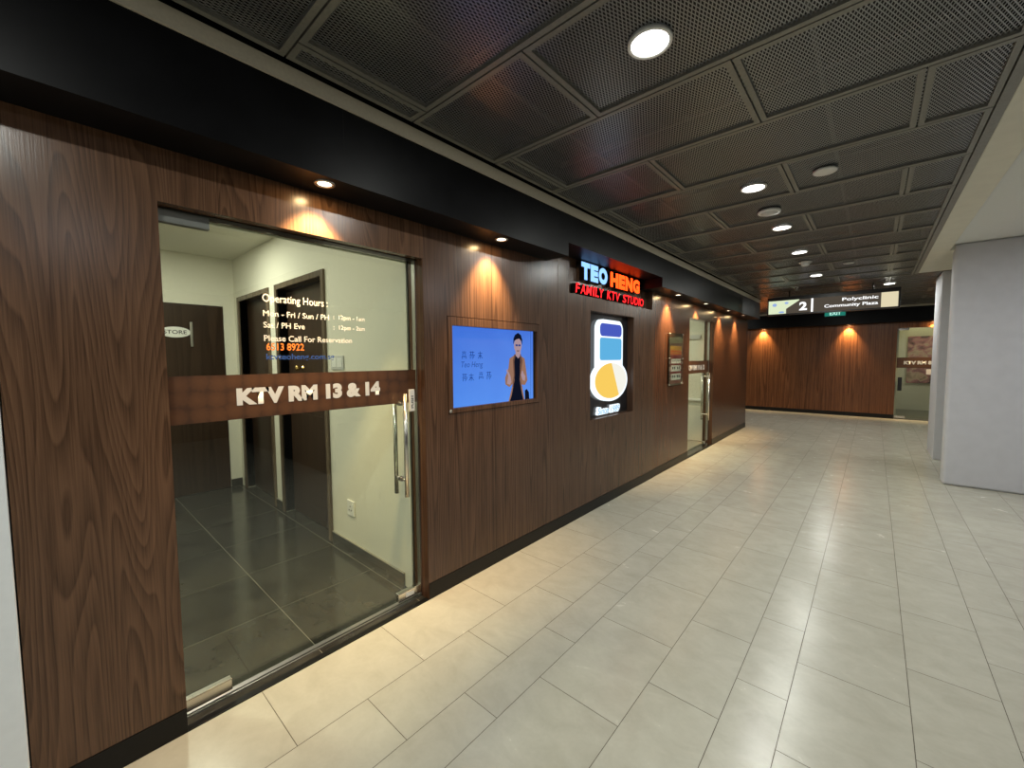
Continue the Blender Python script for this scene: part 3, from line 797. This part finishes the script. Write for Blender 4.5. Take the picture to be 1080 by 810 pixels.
g3 = [(.4, 1, .4, 0), (0, .75, .8, .75), (.1, .45, .7, .45), (.4, .5, 0, .05), (.4, .5, .85, .05)]
pb = []
for u, v, g, s in ((0.11, 0.60, g1, 0.05), (0.19, 0.60, g2, 0.05), (0.28, 0.60, g3, 0.05), (0.11, 0.32, g2, 0.05), (0.18, 0.32, g3, 0.05), (0.29, 0.335, g1, 0.05), (0.375, 0.325, g2, 0.055)):
    pb.append(strokes(u, v, g, s).build('handwriting', 'scr_ink', scr))
lettering('handwriting', 'Teo Heng', SF(0.10, 0.47), 0.20, 0.05, 'scr_ink', scr, bold=-0.01, shear=0.2)
k = MB().lathe((WX + 0.001, 1.706, 1.166), [(0.011, 0), (0.011, 0.004), (0.006, 0.005), (0.006, 0.004), (0, 0.004)], axis='x', seg=24).build('key_lock', 'chrome', t)

# ------------------------------------------------------------------ shop sign: built-up letters in the upper recess
t = thing('shop_sign', (-2.09, 3.95, 2.09), 'lit shop name in blue, orange and red letters, TEO HENG FAMILY KTV STUDIO', 'sign')
XL = -2.108
def letters(word, y0, z0, w, h, face, bold, dp, gap=0.06, widths=None, slant=0.0):
    wd = widths or {'I': 0.45, 'M': 1.2, 'V': 1.0, ' ': 0.55, 'T': 0.95, 'O': 1.08, 'L': 0.85, 'E': 0.88, 'F': 0.88}
    tot = sum(wd.get(c, 1.0) for c in word)
    y = y0
    for c in word:
        cw = w * wd.get(c, 1.0) / tot
        if c != ' ':
            lettering('letter', c, WALLF(XL, y, z0), cw * (1 - gap), h, face, t, bold=bold, depth=dp, side='let_side', shear=slant)
        y += cw
letters('TEO', 3.305, 2.235, 0.505, 0.160, 'let_blue', 0.075, 0.055)
letters('HENG', 3.862, 2.235, 0.705, 0.150, 'let_orange', 0.065, 0.055)
letters('FAMILY KTV STUDIO', 3.205, 2.100, 1.475, 0.088, 'let_red', 0.012, 0.055, gap=0.12, slant=0.12)

# ------------------------------------------------------------------ lit cut-out sign in the lower recess (plain shapes)
t = thing('light_sign', (-2.09, 3.9, 0.92), 'tall lit cut-out sign in blue and yellow, in the black recess below the shop name', 'sign')
def rounded(cx, cz, hw, hh, r, n=8):
    pts = []
    for sx, sz, a in ((1, 1, 0), (-1, 1, 90), (-1, -1, 180), (1, -1, 270)):
        for k in range(n + 1):
            tt = math.radians(a + 90 * k / n)
            pts.append((cx + sx * (hw - r) + r * math.cos(tt), cz + sz * (hh - r) + r * math.sin(tt)))
    return pts
SX = -2.108
fo = WALLF(SX, 3.92, 1.0)
def layer(pts, d0, d1, mat, name, side='sign_white'):
    f = WALLF(SX + d0, 3.92, 1.0)
    return MB().prism(pts, f, d1 - d0, mat, side).build(name, None, t)
layer(rounded(-0.01, 0.60, 0.27, 0.295, 0.10), 0.0, 0.040, 'sign_white', 'sign_box')
ring_ = [(0.375 * math.cos(2 * math.pi * k / 56), 0.265 + 0.215 * math.sin(2 * math.pi * k / 56)) for k in range(56)]
layer(ring_, 0.0, 0.0415, 'sign_white', 'sign_box')
def arcpts(rx, rz, cz, a0, a1, n=24):
    return [(rx * math.cos(math.radians(a0 + (a1 - a0) * k / n)), cz + rz * math.sin(math.radians(a0 + (a1 - a0) * k / n))) for k in range(n + 1)]
layer(arcpts(0.342, 0.185, 0.265, 90, 300), 0.042, 0.045, 'sign_yellow', 'face_panel')
layer(arcpts(0.342, 0.185, 0.265, -60, 90), 0.042, 0.045, 'sign_cream', 'face_panel')
layer(rounded(-0.01, 0.595, 0.235, 0.115, 0.03), 0.0405, 0.043, 'sign_blue', 'face_panel')
layer(rounded(-0.01, 0.79, 0.235, 0.065, 0.05), 0.0405, 0.043, 'sign_navy', 'face_panel')
lettering('lettering_outline', 'Since 1989', WALLF(SX + 0.001, 3.665, 0.915), 0.50, 0.088, 'sign_white', t, bold=0.055, depth=0.02, shear=0.18)
lettering('lettering', 'Since 1989', WALLF(SX + 0.0225, 3.68, 0.925), 0.47, 0.068, 'sign_blue', t, bold=0.0, shear=0.18)

# ------------------------------------------------------------------ framed notice on stand-offs
XP = W2 + 0.022
t = thing('notice_board', (XP, 5.67, 1.14), 'narrow framed notice in dark, orange and maroon print on steel stand-offs', 'notice')
MB().box((XP - 0.004, 5.42, 1.13), (XP - 0.001, 5.93, 1.83)).build('backing', 'print_dark', t)
b = MB()
for y0, y1, z0, z1, m, lv in ((5.465, 5.885, 1.66, 1.80, 'print_dark', 1), (5.465, 5.885, 1.60, 1.66, 'print_gold', 1), (5.465, 5.885, 1.54, 1.60, 'print_orange', 1), (5.465, 5.885, 1.15, 1.54, 'print_maroon', 1),
                           (5.50, 5.86, 1.425, 1.485, 'print_white', 2), (5.50, 5.86, 1.315, 1.40, 'print_white', 2), (5.50, 5.86, 1.20, 1.285, 'print_white', 2)):
    b.box((XP - 0.001, y0, z0), (XP - 0.001 + 0.0006 * lv, y1, z1), m)
pr = b.build('print', None, t)
for zz in (1.345, 1.23):
    for yy in (5.54, 5.605, 5.72, 5.785):
        MB().box((XP + 0.0003, yy, zz), (XP + 0.0009, yy + 0.040, zz + 0.034)).build('print_block', 'ink', pr)
MB().box((XP + 0.0003, 5.52, 1.452), (XP + 0.0009, 5.84, 1.458)).build('print_line', 'ink', pr)
MB().box((XP + 0.0003, 5.54, 1.562), (XP + 0.0009, 5.82, 1.572)).build('print_line', 'print_gold', pr)
MB().box((XP + 0.002, 5.42, 1.13), (XP + 0.007, 5.93, 1.83), bevel=0.001).build('acrylic_cover', 'glass', t)
for yy in (5.435, 5.915):
    for zz in (1.145, 1.49, 1.815):
        MB().cyl((W2, yy, zz), (XP + 0.016, yy, zz), 0.0115, seg=20).build('stand_off', 'chrome', t)

# ------------------------------------------------------------------ hanging direction sign and exit sign
YS = 9.0
t = thing('direction_sign', (-0.62, YS, 2.28), 'long lit direction sign hanging across the corridor, marked with a 2', 'sign')
MB().box((-1.535, YS, 2.272), (0.285, YS + 0.10, 2.600), bevel=0.004).build('housing', 'black_plastic', t)
fp = MB().box((-1.512, YS - 0.004, 2.295), (0.262, YS + 0.001, 2.535)).build('face_panel', 'dir_panel', t)
MB().prism([(0, 0), (0.275, 0), (0.275, 0.085), (0.47, 0.225), (0.47, 0.24), (0, 0.24)], FARF(-1.512, YS - 0.0045, 2.295), 0.002, 'dir_map').build('map_picture', None, fp)
for x0, z0, w_, h_ in ((0.06, 0.135, 0.07, 0.06), (0.25, 0.17, 0.06, 0.04), (0.16, 0.01, 0.09, 0.035)):
    MB().prism([(x0 + w_ / 2 + w_ / 2 * math.cos(k * .4), z0 + h_ / 2 + h_ / 2 * math.sin(k * .4)) for k in range(15)], FARF(-1.512, YS - 0.0068, 2.295), 0.001, 'dir_mapblue').build('map_mark', None, fp)
lettering('numeral', '2', FARF(-1.04, YS - 0.0052, 2.335), 0.115, 0.15, 'dir_white', fp, bold=0.04)
MB().box((-0.868, YS - 0.0060, 2.297), (-0.838, YS - 0.0042, 2.533)).build('divider', 'dir_white', fp)
lettering('lettering', 'Polyclinic', FARF(0.02, YS - 0.0062, 2.430), 0.46, 0.070, 'dir_white', fp, bold=0.02, align='R')
lettering('lettering', 'Community Plaza', FARF(0.02, YS - 0.0062, 2.335), 0.70, 0.070, 'dir_white', fp, bold=0.02, align='R')
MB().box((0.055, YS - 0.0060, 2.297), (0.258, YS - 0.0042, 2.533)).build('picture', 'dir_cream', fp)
for xx in (-1.2, -0.05):
    MB().cyl((xx, YS + 0.05, 2.598), (xx, YS + 0.05, 2.712), 0.010, seg=16).build('hanger', 'black_plastic', t)

t = thing('exit_sign', (-0.77, 13.16, 2.52), 'green lit EXIT sign on the black bulkhead of the far wall', 'sign')
MB().box((-0.985, 13.150, 2.515), (-0.560, 13.199, 2.66), bevel=0.004).build('housing', 'black_plastic', t)
fp = MB().box((-0.978, 13.146, 2.522), (-0.567, 13.151, 2.653)).build('face_panel', 'exit_green', t)
lettering('lettering', 'EXIT', FARF(-0.88, 13.1445, 2.545), 0.23, 0.085, 'exit_white', fp, bold=0.03)

# ------------------------------------------------------------------ ceiling lights down the corridor
LG = 'round lights in the mesh ceiling'
CL = [(-0.685, 1.585, 'large bright round ceiling light nearest the viewer'),
      (-0.685, 3.385, 'round ceiling light second from the viewer, beside the flat white disc'),
      (-0.685, 4.585, 'round ceiling light third from the viewer, just past the pale round detector'),
      (-0.685, 5.785, 'round ceiling light fourth from the viewer along the mesh ceiling'),
      (-0.685, 7.585, 'round ceiling light fifth from the viewer, before the direction sign'),
      (0.150, 9.285, 'round ceiling light just above the right end of the direction sign'),
      (-0.685, 11.185, 'added fill light hidden past the direction sign, before the far wood wall'),  # this and the next two are hidden, added to brighten the far corridor
      (-3.085, 11.785, 'added fill light hidden round the corner past the far end of the wood wall'),
      (1.925, 11.185, 'added fill light before the far glass door, hidden behind the pillars'),
      (-0.685, -0.215, 'added fill light behind the viewer over the corridor'),  # this and the next are unseen, added to light the near corridor
      (-0.685, -2.015, 'added fill light farthest behind the viewer')]
base = None
for x, y, lb in CL:
    if base is None: base = ring_lamp('ceiling_light', (x, y, CZ), 0.079, lb, 'ceiling light', 'lamp', W_CEIL, C_CEIL, LG)
    else: dup(base, (x, y, CZ), lb, LG)
base = None  # unseen side-hall lamps, added to fill the right side and the pillar with light
for x, y, lb in ((1.9, -1.8, 'added side-hall fill light behind the viewer, nearer the corridor'), (1.9, 0.2, 'added side-hall fill light to the right of the viewer'), (1.9, 4.6, 'added side-hall fill light in front of the white pillar'),
                 (3.8, -1.2, 'added side-hall fill light behind the viewer, near the dark wall'), (2.4, 5.2, 'added side-hall fill light beside the dark wall')):
    if base is None: base = ring_lamp('hall_fill_light', (x, y, 2.765), 0.10, lb, 'ceiling light', 'lamp', W_FILL, C_FILL, 'added fill lights of the side hall')
    else: dup(base, (x, y, 2.765), lb, 'added fill lights of the side hall')

# flat disc and detectors between the lights
MB().lathe((-0.28, 3.39, CZ), [(0, -0.010), (0.060, -0.010), (0.066, -0.006), (0.066, 0.004), (0, 0.004)], seg=40).build('ceiling_speaker', 'white_plastic', label='flat white disc on the mesh ceiling right of the second light', cat='ceiling disc')
t = thing('smoke_detector', (-0.69, 4.0, CZ), 'pale round detector on the mesh ceiling between the second and third lights', 'smoke detector')
MB().lathe((-0.69, 4.0, CZ), [(0, -0.016), (0.078, -0.016), (0.083, -0.010), (0.083, 0.004), (0, 0.004)], seg=40).build('base', 'white_plastic', t)
MB().lathe((-0.69, 4.0, CZ), [(0, -0.024), (0.055, -0.024), (0.062, -0.016), (0, -0.016)], seg=40).build('cover', 'grey_plastic', t)
t = thing('smoke_detector', (-0.696, 6.42, CZ), 'small domed detector on the mesh ceiling between the fourth and fifth lights', 'smoke detector')
MB().lathe((-0.696, 6.42, CZ), [(0, -0.012), (0.070, -0.012), (0.074, 0.004), (0, 0.004)], seg=32).build('base', 'white_plastic', t)
MB().lathe((-0.696, 6.42, CZ), [(0, -0.055), (0.03, -0.050), (0.045, -0.035), (0.05, -0.012), (0, -0.012)], seg=32).build('dome', 'grey_plastic', t)
MB().lathe((-0.286, 6.85, CZ), [(0, -0.010), (0.055, -0.010), (0.060, 0.004), (0, 0.004)], seg=32).build('ceiling_speaker', 'grey_plastic', label='flat grey disc on the mesh ceiling right of the domed detector', cat='ceiling disc')
t = thing('sprinkler', (-1.045, 8.62, CZ), 'small sprinkler head under the mesh ceiling above the direction sign', 'sprinkler')
MB().lathe((-1.045, 8.62, CZ), [(0, -0.006), (0.035, -0.006), (0.038, 0.004), (0, 0.004)], seg=24).build('rose', 'chrome', t)
MB().cyl((-1.045, 8.62, CZ - 0.045), (-1.045, 8.62, CZ - 0.004), 0.009).cyl((-1.045, 8.62, CZ - 0.050), (-1.045, 8.62, CZ - 0.045), 0.022).build('head', 'chrome', t)

# ------------------------------------------------------------------ small downlights under the bulkhead
def downlight(name, loc, label, group, aim=(0, 0, -1)):
    t = thing(name, loc, label, 'downlight', group)
    MB().lathe(loc, [(0.030, 0.004), (0.030, -0.003), (0.040, -0.006), (0.045, -0.003), (0.045, 0.006), (0.030, 0.006)], seg=36).build('bezel', 'steel', t)
    MB().lathe(loc, [(0, -0.001), (0.030, -0.001), (0.030, 0.004), (0, 0.004)], seg=32).build('lens', 'spot_lamp', t)
    ld = bpy.data.lights.new('downlight_spot', 'SPOT')
    ld.energy = W_SPOT; ld.color = C_SPOT; ld.spot_size = math.radians(80); ld.spot_blend = 0.9; ld.shadow_soft_size = 0.02
    lo = bpy.data.objects.new('downlight_spot', ld); COL.objects.link(lo)
    lo.parent = t; lo.location = (0, 0, -0.012)
    lo.rotation_euler = Vector(aim).to_track_quat('-Z', 'Y').to_euler()
    sp = bpy.data.lights.new('downlight_spill', 'AREA')
    sp.shape = 'DISK'; sp.size = 0.05; sp.energy = 1.3; sp.color = C_SPOT
    so = bpy.data.objects.new('downlight_spill', sp); COL.objects.link(so); so.parent = t; so.location = (0, 0, -0.008)
    return t
DG = 'downlights under the bulkhead of the wood wall'
d0 = None
for y, lb in ((0.875, 'lit downlight above the near glass door'), (2.055, 'lit downlight above the television'), (5.37, 'lit downlight above the framed notice'),
              (6.52, 'lit downlight above the second glass door'), (7.76, 'lit downlight just past the second glass door'), (8.84, 'last lit downlight at the far end of the wood wall')):
    if d0 is None: d0 = downlight('downlight', (-1.90, y, 2.30), lb, DG, (-0.36, 0, -1))
    else: dup(d0, (-1.90, y, 2.30), lb, DG)
d1 = downlight('downlight', (-2.36, 13.30, 2.30), 'left lit downlight over the far wood wall', 'downlights over the far wall', (0, 0.32, -1))
dup(d1, (-0.50, 13.30, 2.30), 'lit downlight over the far wall, below the exit sign', 'downlights over the far wall')
dup(d1, (1.00, 13.30, 2.30), 'lit downlight over the far glass door beside the pillar', 'downlights over the far wall')
